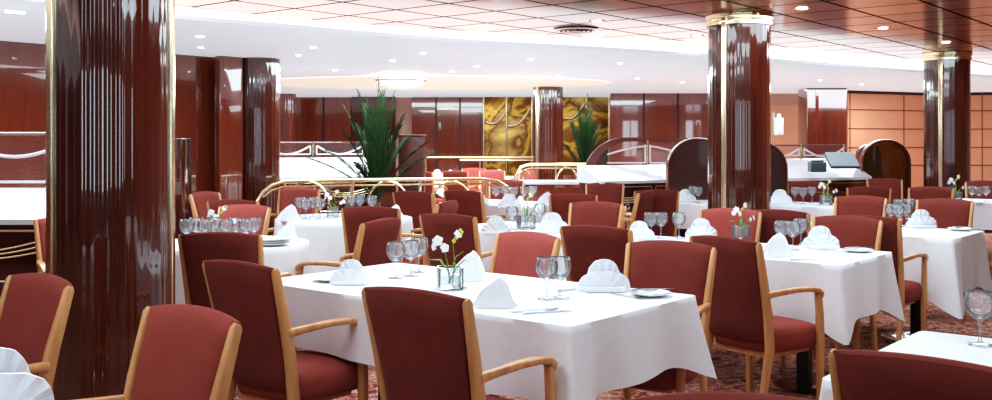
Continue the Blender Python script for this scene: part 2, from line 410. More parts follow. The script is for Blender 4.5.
# the near end of the room: unseen made-up wall and windows to reflect in the columns, and the long right wall
WY = -3.9; xs = [-14, -5.2, -4.5, -2.6, -1.9, 0.0, .7, 2.6, 3.3, 5.2, 5.9, 7.8, 8.5, 11]
for i in range(0, len(xs), 2):
    wall_seg('wall_front' if i == 0 else 'wall_front_%d' % (i // 2 + 1), (xs[i], WY), (xs[i + 1], WY), 0, CEIL, SATIND)
for i in range(1, len(xs) - 1, 2):
    cxm = (xs[i] + xs[i + 1]) / 2; ww = xs[i + 1] - xs[i]
    wall_seg('wall_front_sill_%d' % i, (xs[i], WY), (xs[i + 1], WY), 0, .75, SATIND); wall_seg('wall_front_head_%d' % i, (xs[i], WY), (xs[i + 1], WY), 2.3, CEIL, SATIND)
    fw = MB()
    for bx in (-ww / 2 + .02, 0, ww / 2 - .02): fw.box((cxm + bx, WY, 1.525), (.04, .06, 1.55))
    for bz in (.77, 2.28): fw.box((cxm, WY, bz), (ww, .06, .04))
    struct(fw.build('window_%d' % (i // 2 + 1), WHITEP, smooth=False))
wall_seg('wall_side', (11, WY), (11, 19), 0, CEIL, PEACH)

# ------------------------------------------------------------------ big lacquered columns
def big_column(px, z, r, strips, label):
    root = empty('column', D(px, z)); struct(root)
    MB().loft(fluted(r, 28, .0022, 0, CEIL, sub=8)).build('shaft', LAC, root, angle=70)
    for ax in strips:
        a = math.radians(ax); x, y = (r + .004) * math.cos(a), (r + .004) * math.sin(a)
        MB().box((x, y, CEIL / 2), (.02, .048, CEIL - .004), a, .006).build('brass_strip', BRASS, root)
    prof = [(r + .004, CEIL - .10), (r + .014, CEIL - .097), (r + .015, CEIL - .07), (r + .008, CEIL - .065), (r + .010, CEIL - .045), (r + .020, CEIL - .04), (r + .022, CEIL - .004), (r, CEIL - .002)]
    MB().lathe(prof, 48, cap=False).build('brass_collar', BRASS, root)
    return root
big_column(110.5, 4.44, .266, (229, 3), '')
big_column(739, 8.8, .272, (229, ), '')
big_column(947, 12.5, .272, (230, ), '')
# the far column by the mural
root = empty('column', D(548, 16.6)); struct(root)
r = 15 / F * 16.6
MB().loft(fluted(r, 22, .008, 0, LOW, sub=6)).build('shaft', LAC, root, angle=70)
MB().box((-r * .72, -r * .82, LOW / 2), (.07, .04, LOW - .01), .7, .006).build('brass_strip', BRASS, root)

# ------------------------------------------------------------------ ceiling fittings
def downlight(px, py, h, label, s=.75):
    p = P(px, py, h)
    o = empty('downlight', (p.x, p.y, h)); tag(o, label, 'ceiling light', 'recessed downlights')
    MB().lathe([(.060 * s, -.002), (.062 * s, -.008), (.048 * s, -.010), (.045 * s, -.003)], 16, cap=False).build('rim', BRASS if h == CEIL else WHITEP, o)
    MB().lathe([(.044 * s, -.004), (.03 * s, -.009), (.0, -.012)], 14).build('lens', BULB, o)
ORD = ['first', 'second', 'third', 'fourth', 'fifth', 'sixth', 'seventh', 'eighth', 'ninth', 'tenth', 'eleventh', 'twelfth', 'thirteenth', 'fourteenth', 'fifteenth', 'sixteenth', 'seventeenth', 'eighteenth']
LOWL = sorted([(10, 11), (20, 12), (200, 36), (201, 47), (298, 55), (313, 47), (335, 70), (393, 60), (423, 53), (452, 71), (477, 66), (530, 59), (559, 75), (620, 63), (637, 78), (682, 82), (820, 80), (862, 84)])
for i, (a, b) in enumerate(LOWL):
    downlight(a, b, LOW, 'small recessed spotlight in the white lower ceiling, %s counting from the left' % ORD[i])
WOODL = sorted([(597, 21), (697, 36), (802, 8), (883, 28), (946, 42)])
for i, (a, b) in enumerate(WOODL):
    downlight(a, b, CEIL, 'brass rimmed spotlight in the glossy wood ceiling, %s counting from the left' % ORD[i], 1.2)
p = P(576, 29, CEIL); vent = empty('ceiling_vent', p); tag(vent, 'round brown air diffuser set in the wooden ceiling', 'air vent')
MB().lathe([(.22, 0), (.23, -.012), (.19, -.02)], 32, cap=False).build('rim', LACR, vent)
m_ = MB()
for k in range(4): m_.lathe([(.19 - .045 * k, -.004), (.18 - .045 * k, -.028), (.16 - .045 * k, -.022)], 28, cap=False)
m_.lathe([(.03, -.004), (.02, -.025), (0, -.026)], 16).build('louvre', LACR, vent)
# oval glowing recess
c = Vector((-.95, 15.6, 0)); mb = MB(); pts = [(c.x + 2.75 * math.cos(2 * PI * k / 48), c.y + 1.9 * math.sin(2 * PI * k / 48), LOW - .004) for k in range(48)]
mb.add(pts, [tuple(range(48))]); ov = mb.build('oval_ceiling_light', OVAL, smooth=False); tag(ov, 'large cream oval light panel in the white ceiling above the palms', 'ceiling light')
# brass rimmed bowl lamp
q = D(401, 13.6, 0); bl = empty('bowl_lamp', (q.x, q.y, LOW)); tag(bl, 'shallow brass rimmed ceiling lamp above the left palm', 'ceiling light')
MB().lathe([(.34, -.06), (.36, -.07), (.345, -.085), (.33, -.075)], 32, cap=False).build('rim', BRASS, bl)
MB().lathe([(.335, -.075), (.25, -.15), (.12, -.19), (0, -.2)], 28).build('bowl', emit_mat('lamp bowl glow', (1, .93, .8), .8), bl)
mm_ = MB()
for k in range(3):
    a = k * 2.1 + .4; mm_.tube([(.35 * math.cos(a), .35 * math.sin(a), -.075), (.18 * math.cos(a), .18 * math.sin(a), -.03), (.04 * math.cos(a), .04 * math.sin(a), -.004)], .012, 6)
mm_.build('bracket', BRASS, bl)

# ------------------------------------------------------------------ chair
def make_chair():
    root = empty('dining_chair')
    # seat cushion
    def seat_ring(z, inset):
        pts = []; n = 36
        for k in range(n):
            a = 2 * PI * k / n; ca, sa = math.cos(a), math.sin(a); e = .42
            x = math.copysign(abs(ca) ** e, ca); y = math.copysign(abs(sa) ** e, sa)
            wy = .205 + .022 * (y + 1) / 2
            pts.append((x * (wy - inset), -.005 + y * (.205 - inset) + (0.02 * (1 - x * x) if y > 0.5 else 0), z))
        return pts
    MB().loft([seat_ring(.345, .03), seat_ring(.352, .008), seat_ring(.385, 0), seat_ring(.43, 0), seat_ring(.452, .012), seat_ring(.462, .04), seat_ring(.468, .10)]).build('seat', FAB_MID, root, angle=80)
    # backrest: padded, flared towards the top with a crowned upper edge
    nu, nv = 14, 14
    def bp(u, v, side):
        x = 2 * u - 1
        w = .178 + .030 * v
        z = .40 + .50 * v + .018 * (1 - x * x) * v
        yc = -.195 - .125 * v ** 1.1 - .022 * (1 - x * x)
        edge = (1 - abs(x) ** 8) ** .5 * (1 - abs(2 * v - 1) ** 10) ** .5
        t = .006 + .026 * edge
        y = yc + side * t
        return (x * w, y, z)
    fr = [[bp(i / nu, j / nv, 1) for i in range(nu + 1)] + [bp(i / nu, j / nv, -1) for i in range(nu, -1, -1)] for j in range(nv + 1)]
    MB().loft(fr).build('backrest', FAB_LIT, root, angle=75)
    rows = []
    for j in range(nv + 1):
        v = .015 + .97 * j / nv; rows.append([bp(.03 + .94 * i / nu, v, -1) for i in range(nu + 1)])
    mb = MB(); k = nu + 1
    mb.add([(x, y - .006 * (1 if 0 < q % k < nu and 0 < q // k < nv else -.4), z) for q, (x, y, z) in enumerate([p for r_ in rows for p in r_])], [(j * k + i, j * k + i + 1, (j + 1) * k + i + 1, (j + 1) * k + i) for j in range(nv) for i in range(nu)])
    mb.build('outer_back', FAB_SHADE, root, angle=75)  # rear sheet in the shaded tone, darkening chair backs by colour
    for s in (-1, 1):
        pts = [(s * .190, -.285, 0), (s * .190, -.245, .20), (s * .191, -.205, .38), (s * .194, -.222, .52), (s * .201, -.262, .70), (s * .210, -.312, .885), (s * .2105, -.316, .898)]
        sz = [(.026, .030), (.030, .040), (.034, .052), (.032, .052), (.029, .046), (.024, .034), (.012, .018)]
        MB().sweep(pts, sz, n=12).build('rear_leg', BEECH, root)
        pts = [(s * .222, .150, 0), (s * .222, .150, .2), (s * .224, .147, .38), (s * .230, .135, .52), (s * .237, .112, .625)]
        sz = [(.026, .026), (.032, .034), (.036, .044), (.032, .040), (.030, .036)]
        MB().sweep(pts, sz, n=12).build('front_leg', BEECH, root)
        pts = [(s * .204, -.243, .640), (s * .218, -.16, .648), (s * .232, -.06, .655), (s * .239, .04, .652), (s * .240, .10, .640), (s * .239, .132, .620), (s * .238, .138, .602)]
        sz = [(.026, .034), (.032, .028), (.042, .026), (.046, .026), (.044, .028), (.036, .030), (.020, .02)]
        MB().sweep(pts, sz, side=Vector((1, 0, 0)), n=12).build('armrest', BEECH, root)
    MB().box((0, .125, .345), (.34, .022, .04), 0, .005).box((0, -.175, .345), (.33, .022, .05), 0, .005).box((.165, -.02, .345), (.022, .29, .04), 0, .005).box((-.165, -.02, .345), (.022, .29, .04), 0, .005).build('seat_frame', BEECH, root)
    return root
CHAIR = make_chair()
CHAIRS = []
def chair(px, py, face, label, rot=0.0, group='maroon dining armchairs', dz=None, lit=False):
    """px,py: middle of the back's upper edge in the frame; face: unit facing direction"""
    p = P(px, py, .912) if dz is None else D(px, dz)
    f = Matrix.Rotation(math.radians(rot), 3, 'Z') @ Vector(face)
    o = p + f * .33
    CHAIRS.append((px, py, o.x, o.y))
    c = place(CHAIR, (o.x, o.y, 0), rz_of(f), label, 'chair', group)
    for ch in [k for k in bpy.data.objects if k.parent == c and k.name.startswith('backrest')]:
        ch.material_slots[0].link = 'OBJECT'; ch.material_slots[0].material = FAB_LIT if lit is True else FAB_MID if lit == 'mid' else FAB_SHADE  # backrest colour carries the lit
    return c

# ------------------------------------------------------------------ table + cloth
def table_frame(root, a, b, legs):
    MB().box((0, 0, .715), (2 * a - .02, 2 * b - .02, .03), 0, .008).build('tabletop', BEECH, root)
    for x in legs:
        MB().box((x, 0, .36), (.07, .07, .70), 0, .008).build('pedestal', BLACK, root)
        MB().lathe([(0.0, .018), (.05, .03), (.20, .014), (.235, .006), (.235, 0), (0, 0)], 32, c=(x, 0, 0)).build('base_plate', CHROME, root)
def cloth_rect(a, b, d, seed):
    rnd = random.Random(seed); r = .025; per = []
    def side(p, q, n): 
        return [((p[0] + (q[0] - p[0]) * i / n), (p[1] + (q[1] - p[1]) * i / n)) for i in range(n)]
    pts = []; nrm = []; cd = []
    cs = [(a, -b), (a, b), (-a, b), (-a, -b)]
    for k in range(4):
        p = cs[k - 1]; q = cs[k]; dx, dy = q[0] - p[0], q[1] - p[1]; L = math.hypot(dx, dy); tx, ty = dx / L, dy / L; nx, ny = ty, -tx
        n = max(10, int(L / .035))
        for i in range(n + 1):
            s = r + (L - 2 * r) * i / n
            pts.append((p[0] + tx * s, p[1] + ty * s)); nrm.append((nx, ny)); cd.append(min(s, L - s) if True else 0)
        # corner arc
        q2 = cs[(k + 1) % 4]; ex, ey = q2[0] - q[0], q2[1] - q[1]; l2 = math.hypot(ex, ey); n2 = (ey / l2, -ex / l2)
        cxx, cyy = q[0] - tx * r + ex / l2 * r, q[1] - ty * r + ey / l2 * r
        for j in range(1, 6):
            t = j / 6; vx, vy = nx * (1 - t) + n2[0] * t, ny * (1 - t) + n2[1] * t; l = math.hypot(vx, vy); vx /= l; vy /= l
            pts.append((cxx + vx * r, cyy + vy * r)); nrm.append((vx, vy)); cd.append(0.0)
    m = len(pts); ph = [rnd.uniform(0, 6) for _ in range(6)]
    # arclength
    S = [0]
    for i in range(1, m): S.append(S[-1] + math.hypot(pts[i][0] - pts[i - 1][0], pts[i][1] - pts[i - 1][1]))
    rings = []
    for f in (0.02, .5, .9): rings.append([(x * f, y * f, .746) for x, y in pts])
    rings.append([(x - nx * .006, y - ny * .006, .7455) for (x, y), (nx, ny) in zip(pts, nrm)])
    rows = 12
    cflare = [rnd.uniform(.055, .085) for _ in range(4)]
    for k in range(rows + 1):
        t = k / rows; ring = []
        for i in range(m):
            (x, y), (nx, ny) = pts[i], nrm[i]; s = S[i]
            w = math.exp(-(cd[i] / .105) ** 2); w2 = math.exp(-((cd[i] - .21) / .09) ** 2)
            ci = (0 if x > 0 and y < 0 else 1 if x > 0 else 2 if y > 0 else 3)
            wave = (math.sin(s * 9 + ph[0]) * .5 + math.sin(s * 17 + ph[1]) * .3 + math.sin(s * 5 + ph[2]) * .5) * .020 * (1 - w)
            o = .006 + t * .012 + t ** 1.15 * (wave + w * cflare[ci] - w2 * .020)
            # corners push out along the diagonal
            dx, dy = nx * (1 - w) + w * math.copysign(.707, x) * 1.0, ny * (1 - w) + w * math.copysign(.707, y) * 1.0
            drop = d * (1 + .30 * w + .03 * math.sin(s * 3 + ph[3]))
            zz = .745 - .012 * (1 if k else 0) * 0 - drop * t
            ring.append((x + dx * o, y + dy * o, zz - .0))
        rings.append(ring)
    mb = MB(); mb.loft(rings, cap=False)
    return mb
def cloth_round(r, d, seed):
    rnd = random.Random(seed); n = 120; ph = [rnd.uniform(0, 6) for _ in range(4)]; rings = []
    for f in (.02, .6, .97): rings.append([(r * f * math.cos(2 * PI * k / n), r * f * math.sin(2 * PI * k / n), .746) for k in range(n)])
    for k2 in range(12):
        t = k2 / 11; ring = []
        for k in range(n):
            a = 2 * PI * k / n; wv = math.sin(a * 9 + ph[0]) * .6 + math.sin(a * 14 + ph[1]) * .35 + math.sin(a * 5 + ph[2]) * .4
            rr = r + .006 + t * .03 + t ** 1.2 * wv * .028
            ring.append((rr * math.cos(a), rr * math.sin(a), .743 - d * t))
        rings.append(ring)
    return MB().loft(rings, cap=False)
TABLES = {}
def table(key, c, la, lb, desc, rot=None, d=.27, seed=1, legs=None, phrase=None):
    rz = math.atan2(U.y, U.x) if rot is None else rot
    t = empty('dining_table', (c.x, c.y, 0), rz); tag(t, 'rectangular pedestal table under the white cloth of ' + desc, 'table', 'dining tables')
    table_frame(t, la / 2, lb / 2, legs or (-la * .27, la * .27))
    o = cloth_rect(la / 2, lb / 2, d, seed).build('tablecloth', CLOTH, angle=85)
    o.location = (c.x, c.y, 0.002); o.rotation_euler = (0, 0, rz)
    tag(o, 'white linen tablecloth draped over ' + desc, 'tablecloth', 'white tablecloths')
    TABLES[key] = (c, desc)
def table_r(key, c, r, desc, d=.42, seed=1):
    t = empty('round_table', (c.x, c.y, 0)); tag(t, 'round pedestal table under the white cloth of ' + desc, 'table', 'dining tables')
    MB().lathe([(0, .70), (r - .02, .70), (r, .71), (r, .73), (r - .01, .735), (0, .735)], 48).build('tabletop', BEECH, t)
    MB().lathe([(.05, 0.02), (.04, .1), (.04, .7)], 20).build('pedestal', BLACK, t)
    MB().lathe([(0.0, .03), (.05, .04), (.24, .014), (.26, .006), (.26, 0), (0, 0)], 32).build('base_plate', CHROME, t)
    o = cloth_round(r, d, seed).build('tablecloth', CLOTH, angle=85); o.location = (c.x, c.y, .002)
    tag(o, 'white linen tablecloth hanging in folds on ' + desc, 'tablecloth', 'white tablecloths')
    TABLES[key] = (c, desc)
def from_corner(n, la, lb): return n - U * (la / 2) + V * (lb / 2)

N1 = P(570, 327, .746); N1.z = 0
table('front', from_corner(N1, 1.75, .90), 1.75, .90, 'the large table in the centre foreground', seed=3)
N2 = P(841, 265.5, .746); N2.z = 0
table('second', from_corner(N2, 1.55, .80), 1.55, .80, 'the second table of the right row', seed=5, d=.31)
N3 = P(953, 239.5, .746); N3.z = 0
table('third', from_corner(N3, 1.5, .80), 1.5, .80, 'the third table of the right row', seed=8, d=.38)
B0 = P(922, 331, .746); B0.z = 0
table('corner', B0 + U * .75 - V * .44, 1.5, .88, 'the table cut off at bottom right', seed=10)
LL = Vector((-1.62, 2.20, 0))
table('left', LL, 1.5, .85, 'the table cut off at bottom left', seed=12)
table_r('round_left', Vector((-1.68, 6.24, 0)), .49, 'the round table beside the big left column', seed=2)
table_r('round_mid', Vector((-1.27, 8.3, 0)), .56, 'the round table before the left palm', seed=4)
table('middle', Vector((.26, 7.25, 0)), 1.15, .82, 'the small table behind the front table', seed=15)
table('rail', Vector((.12, 10.3, 0)), 1.2, .8, 'the table beside the brass rail', seed=17)
table('pillar', D(800, 10.1), .95, .75, 'the table right of the middle column', seed=19)
table('arch', D(690, 10.6), .8, .75, 'the table under the brown arch panel', seed=21)
table('back_right', D(990, 10.6), 1.3, .8, 'the table before the right column', seed=23)
table('far', D(442, 18.2), .75, .75, 'the far table behind the brass rail', seed=25)
table('far2', D(505, 18.2), .75, .75, 'the far table below the gold mural', seed=27)

# ------------------------------------------------------------------ chairs in place
AW = V; TW = -V; LEFT = Vector((-1, 0.05, 0)); RIGHT = Vector((1, 0, 0))
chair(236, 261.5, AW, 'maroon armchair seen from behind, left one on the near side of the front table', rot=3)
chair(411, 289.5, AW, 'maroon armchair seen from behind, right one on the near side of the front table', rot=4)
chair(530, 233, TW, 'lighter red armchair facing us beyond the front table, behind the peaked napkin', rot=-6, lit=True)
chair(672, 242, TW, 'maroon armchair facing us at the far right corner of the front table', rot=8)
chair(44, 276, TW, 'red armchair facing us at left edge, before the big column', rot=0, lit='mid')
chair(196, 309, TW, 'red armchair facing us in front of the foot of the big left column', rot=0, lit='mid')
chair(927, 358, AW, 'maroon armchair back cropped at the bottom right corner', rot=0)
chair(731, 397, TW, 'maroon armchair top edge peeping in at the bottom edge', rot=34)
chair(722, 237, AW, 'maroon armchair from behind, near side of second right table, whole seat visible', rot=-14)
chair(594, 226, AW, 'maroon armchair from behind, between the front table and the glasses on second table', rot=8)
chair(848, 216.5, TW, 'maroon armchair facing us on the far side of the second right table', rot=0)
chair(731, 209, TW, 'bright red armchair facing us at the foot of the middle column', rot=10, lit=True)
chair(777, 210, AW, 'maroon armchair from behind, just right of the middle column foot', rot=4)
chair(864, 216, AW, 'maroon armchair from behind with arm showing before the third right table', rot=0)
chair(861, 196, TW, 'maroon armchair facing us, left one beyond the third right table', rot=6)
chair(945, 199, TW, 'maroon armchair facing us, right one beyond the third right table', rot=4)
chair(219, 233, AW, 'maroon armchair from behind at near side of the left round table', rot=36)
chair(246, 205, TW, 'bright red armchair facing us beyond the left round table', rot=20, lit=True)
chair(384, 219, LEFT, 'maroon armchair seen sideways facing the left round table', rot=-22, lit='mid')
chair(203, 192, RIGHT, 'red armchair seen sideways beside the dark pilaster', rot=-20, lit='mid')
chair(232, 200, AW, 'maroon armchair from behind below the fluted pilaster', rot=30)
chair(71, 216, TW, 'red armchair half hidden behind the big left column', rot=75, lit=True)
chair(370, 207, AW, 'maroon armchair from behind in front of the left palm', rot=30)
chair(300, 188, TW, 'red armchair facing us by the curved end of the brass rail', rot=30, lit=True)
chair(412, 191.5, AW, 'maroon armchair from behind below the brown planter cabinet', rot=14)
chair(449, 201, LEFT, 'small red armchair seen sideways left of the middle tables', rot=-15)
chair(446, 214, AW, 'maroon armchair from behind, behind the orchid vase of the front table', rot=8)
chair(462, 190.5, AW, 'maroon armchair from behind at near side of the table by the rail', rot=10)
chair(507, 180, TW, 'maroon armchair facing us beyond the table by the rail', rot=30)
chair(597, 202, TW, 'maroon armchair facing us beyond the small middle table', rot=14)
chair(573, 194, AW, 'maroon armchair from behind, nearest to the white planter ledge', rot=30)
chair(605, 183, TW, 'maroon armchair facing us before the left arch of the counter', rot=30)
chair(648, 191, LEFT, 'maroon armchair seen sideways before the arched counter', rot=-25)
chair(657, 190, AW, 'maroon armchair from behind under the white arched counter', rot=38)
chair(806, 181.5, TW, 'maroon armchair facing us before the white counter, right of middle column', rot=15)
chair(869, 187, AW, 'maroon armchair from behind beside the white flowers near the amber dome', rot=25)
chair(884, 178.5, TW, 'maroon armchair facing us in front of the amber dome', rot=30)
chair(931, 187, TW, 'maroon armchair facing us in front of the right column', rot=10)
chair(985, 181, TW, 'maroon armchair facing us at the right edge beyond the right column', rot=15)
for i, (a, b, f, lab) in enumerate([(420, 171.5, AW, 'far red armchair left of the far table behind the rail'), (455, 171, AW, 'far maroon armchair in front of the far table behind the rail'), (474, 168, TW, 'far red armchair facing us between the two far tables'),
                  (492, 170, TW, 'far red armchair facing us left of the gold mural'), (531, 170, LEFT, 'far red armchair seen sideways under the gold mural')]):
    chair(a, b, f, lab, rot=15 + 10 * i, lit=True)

# ------------------------------------------------------------------ tableware prototypes
def make_glass():
    o = MB().lathe([(r_ * 1.14, z_ * .90) for r_, z_ in [(.0, 0.0), (.033, .001), (.034, .003), (.012, .008), (.005, .015), (.004, .075), (.008, .084), (.024, .098), (.036, .118), (.040, .138), (.039, .160), (.034, .185), (.0325, .185), (.037, .160), (.038, .138), (.034, .119), (.022, .101), (.004, .090), (0, .090)]], 20, cap=False).build('wine_glass', GLASS, angle=80)
    return o
def make_napkin_fan():
    mb = MB()
    for (w, h, y0, lean) in ((.150, .135, .012, .0), (.225, .088, -.012, .02)):
        n = 28; rows = 6; ring = []
        front = []
        for j in range(rows + 1):
            rr = .08 + .92 * j / rows; row = []
            for i in range(n + 1):
                th = PI * i / n; pl = (.5 - abs((i / 4.0) % 1 - .5)) * .020 * rr
                ex = math.cos(th); ez = math.sin(th)
                x = w / 2 * rr * math.copysign(abs(ex) ** .8, ex); z = h * rr * abs(ez) ** .75
                row.append((x, y0 + pl - lean * (z / h) * .2 + .35 * x * x / w * 1.5, z))
            front.append(row)
        back = [[(x, y + .012, z) for x, y, z in row] for row in front]
        base = len(mb.v); k = n + 1
        vs = [p for row in front for p in row] + [p for row in back for p in row]; off = k * (rows + 1); fs = []
        for j in range(rows):
            for i in range(n):
                q = (j * k + i, j * k + i + 1, (j + 1) * k + i + 1, (j + 1) * k + i); fs.append(q); fs.append(tuple(reversed([x + off for x in q])))
        for i in range(n):
            fs.append((rows * k + i, rows * k + i + 1, off + rows * k + i + 1, off + rows * k + i))
        mb.add(vs, fs)
    # folded foot holding the fan
    mb.box((0, .0, .012), (.17, .055, .022), 0, .008)
    return mb.build('fan_napkin', NAPK, angle=35)
def make_napkin_peak():
    mb = MB(); rings = []
    for j in range(7):
        t = j / 6; ring = []; n = 24
        for i in range(n):
            a = 2 * PI * i / n; r = (.064 * (1 - t) ** .55 + .002) * (1 + .13 * math.cos(3 * a + .6)) * (1.35 if abs(math.cos(a)) > .7 else 1)
            ring.append((r * math.cos(a) + .028 * t * t, r * .62 * math.sin(a), .001 + .132 * t))
        rings.append(ring)
    mb.loft(rings)
    mb.add([(-.10, -.02, .004), (-.03, -.035, .004), (-.02, -.02, .105), (-.055, -.026, .075), (-.10, -.008, .010), (-.03, -.02, .010), (-.02, -.006, .105), (-.055, -.012, .075)], [(0, 1, 2, 3), (4, 7, 6, 5), (0, 3, 7, 4), (3, 2, 6, 7), (0, 4, 5, 1), (1, 5, 6, 2)])
    mb.add([(.11, -.01, .004), (.03, -.03, .004), (.03, -.016, .085), (.065, -.016, .06), (.11, .002, .010), (.03, -.016, .010), (.03, -.004, .085), (.065, -.004, .06)], [(3, 2, 1, 0), (5, 6, 7, 4), (4, 7, 3, 0), (7, 6, 2, 3), (1, 5, 4, 0), (2, 6, 5, 1)])
    return mb.build('peaked_napkin', NAPK, angle=30)
def make_plate():
    return MB().lathe([(0, .004), (.055, .004), (.062, .008), (.085, .014), (.086, .017), (.062, .012), (.054, .009), (0, .009)], 36).build('bread_plate', PORC, angle=60)
def make_knife():
    return MB().sweep([(-.10, 0, .004), (-.09, 0, .005), (-.01, 0, .005)], [(.010, .005), (.013, .007), (.010, .006)], side=(0, 1, 0), n=8).sweep([(-.012, 0, .005), (.03, .001, .004), (.085, .001, .004), (.10, -.004, .004)], [(.009, .004), (.017, .0025), (.017, .002), (.004, .0015)], side=(0, 1, 0), n=8).build('table_knife', STEEL)
def make_fork():
    mb = MB().sweep([(-.10, 0, .004), (-.09, 0, .005), (0, 0, .004), (.035, 0, .006)], [(.010, .004), (.014, .004), (.006, .004), (.008, .003)], side=(0, 1, 0), n=8)
    mb.sweep([(.033, 0, .006), (.045, 0, .006), (.055, 0, .004)], [(.008, .003), (.022, .003), (.022, .003)], side=(0, 1, 0), n=8)
    for y in (-.009, -.003, .003, .009): mb.sweep([(.053, y, .004), (.075, y, .003), (.092, y, .007)], [(.004, .0025), (.004, .0025), (.0015, .0015)], side=(0, 1, 0), n=6)
    return mb.build('table_fork', STEEL)
def make_vase():
    root = empty('glass_vase')
    a, t, hgt = .052, .004, .095
    mb = MB()
    def sq(r, z): return [(r * x, r * y, z) for x, y in ((1, .8), (.8, 1), (-.8, 1), (-1, .8), (-1, -.8), (-.8, -1), (.8, -1), (1, -.8))]
    mb.loft([sq(a * .9, 0), sq(a, .004), sq(a, hgt), sq(a - t, hgt), sq(a - t, .012), sq(a * .2, .012)]).build('glass_body', GLASS, root, angle=50)
    mb = MB().loft([sq(a - t - .001, .0125), sq(a - t - .001, .06)]).build('water', WATER, root, angle=50)
    return root
def make_spray():
    root = empty('orchid_spray')
    rnd = random.Random(5)
    stems = [[(0.0, 0, .02), (-.01, .0, .10), (-.025, -.005, .17), (-.055, -.01, .205)], [(.01, .0, .02), (.02, .005, .11), (.015, .01, .19), (.035, .0, .235)], [(-.005, .01, .02), (.03, .0, .09), (.07, -.01, .13), (.10, -.02, .14)]]
    for s in stems: MB().tube(s, [.003, .003, .0025, .002], 6).build('stem', LEAF2, root)
    def flower(c, r, d):
        r *= .82; mb = MB(); d = Vector(d).normalized(); a = d.orthogonal().normalized(); b = d.cross(a)
        for k in range(5):
            th = 2 * PI * k / 5 + .3; e = a * math.cos(th) + b * math.sin(th); f = d.cross(e)
            rows = []
            for q, w, z in ((.02, .18, 0), (.35, .42, .10), (.7, .46, .06), (1.0, .10, -.06)):
                c0 = Vector(c) + e * (q * r) + d * (z * r)
                rows.append([c0 - f * (w * r), c0 + d * (.05 * r), c0 + f * (w * r), c0 - d * (.06 * r)])
            mb.loft(rows)
        return mb.build('flower', PETAL, root, angle=60)
    for c, r, d in (((-.055, -.012, .205), .030, (-.3, -1, .3)), ((-.025, -.016, .175), .026, (.2, -1, .2)), ((-.07, -.0, .18), .024, (-1, -.5, .1)), ((.035, -.006, .232), .024, (.3, -1, .5)), ((.10, -.026, .142), .026, (.6, -1, .3)), ((.075, -.02, .128), .022, (.2, -1, 0))):
        flower(c, r, d)
    for c in ((.018, .008, .20), (.045, .0, .245), (.028, .003, .215), (.05, -.002, .238)):
        MB().lathe([(0, -.010), (.008, -.004), (.009, .003), (0, .012)], 10, c=c).build('bud', BUD, root)
    for pts in ([(.0, .0, .06), (-.04, .02, .12), (-.09, .03, .12)], [(.0, .0, .06), (.03, .03, .13), (.07, .06, .15)], [(.0, -.01, .05), (.02, -.03, .10), (.0, -.06, .12)]):
        MB().sweep(pts, [(.008, .002), (.028, .002), (.003, .002)], side=Vector((.3, 1, .2)), n=8).build('leaf', LEAF2, root)
    return root
GL = make_glass(); NF = make_napkin_fan(); NP = make_napkin_peak(); PL = make_plate(); KN = make_knife(); FK = make_fork(); VA = make_vase(); SP = make_spray()
TT = .7485
def put(proto, px, py, rz, label, cat, group, s=1.0):
    p = P(px, py, TT); return place(proto, (p.x, p.y, TT), rz, label, cat, group, s)
def glasses(lst, desc):
    lst = sorted(lst)
    for i, (a, b) in enumerate(lst):
        put(GL, a, b, 0, 'stemmed wine glass, %s from the left %s' % (ORD[i], desc), 'wine glass', 'wine glasses')
def fan(px, py, desc, rz=0.0, s=1.0): put(NF, px, py, rz, 'white fan folded napkin ' + desc, 'napkin', 'fan folded napkins', s)
def peak(px, py, desc, rz=0.0, s=1.0): put(NP, px, py, rz, 'white peaked folded napkin ' + desc, 'napkin', 'peaked napkins', s)
def plate(px, py, desc): put(PL, px, py, 0, 'white bread plate ' + desc, 'plate', 'bread plates')
def knife(px, py, desc, rz, z=0):
    o = put(KN, px, py, rz, 'steel table knife ' + desc, 'knife', 'table knives'); o.location.z += z
def fork(px, py, desc, rz): put(FK, px, py, rz, 'steel table fork ' + desc, 'fork', 'table forks')
def vase(px, py, desc, rz=0.0, s=1.0):
    put(VA, px, py, rz, 'small square glass vase ' + desc, 'vase', 'glass vases', s)
    p = P(px, py, TT); place(SP, (p.x, p.y, TT + .004), rz, 'spray of white orchids in the vase ' + desc, 'flowers', 'orchid sprays', s)
ang = math.atan2(U.y, U.x); angv = math.atan2(V.y, V.x)
# front table
glasses([(396, 278), (411, 276), (419, 272)], 'in the trio by the front orchid vase')
glasses([(547, 299), (560, 298)], 'in the pair on the front table')
vase(450, 289, 'standing on the front table', .2, 1.0)
fan(350, 285, 'left of the wine glass trio on the front table', .0, .82)
peak(467, 281, 'behind the orchid vase on the front table', .3)
peak(494, 307, 'right of the orchid vase on the front table', -.1, .85)
fan(605, 292, 'beside the bread plate on the front table', 0.05, 1.0)
plate(331, 281, 'left of the fan napkin on the front table')
plate(650, 296, 'near the right corner of the front table')
knife(652, 293.5, 'laid across the plate on the front table', .3, .014)
fork(628, 297, 'between napkin and plate on the front table', -.9)
knife(577, 290, 'right of the wine glass pair on the front table', .5)
fork(536, 311, 'left one of the pair at the front edge of the front table', .35)
knife(548, 312.5, 'right one of the pair at the front edge of the front table', .35)
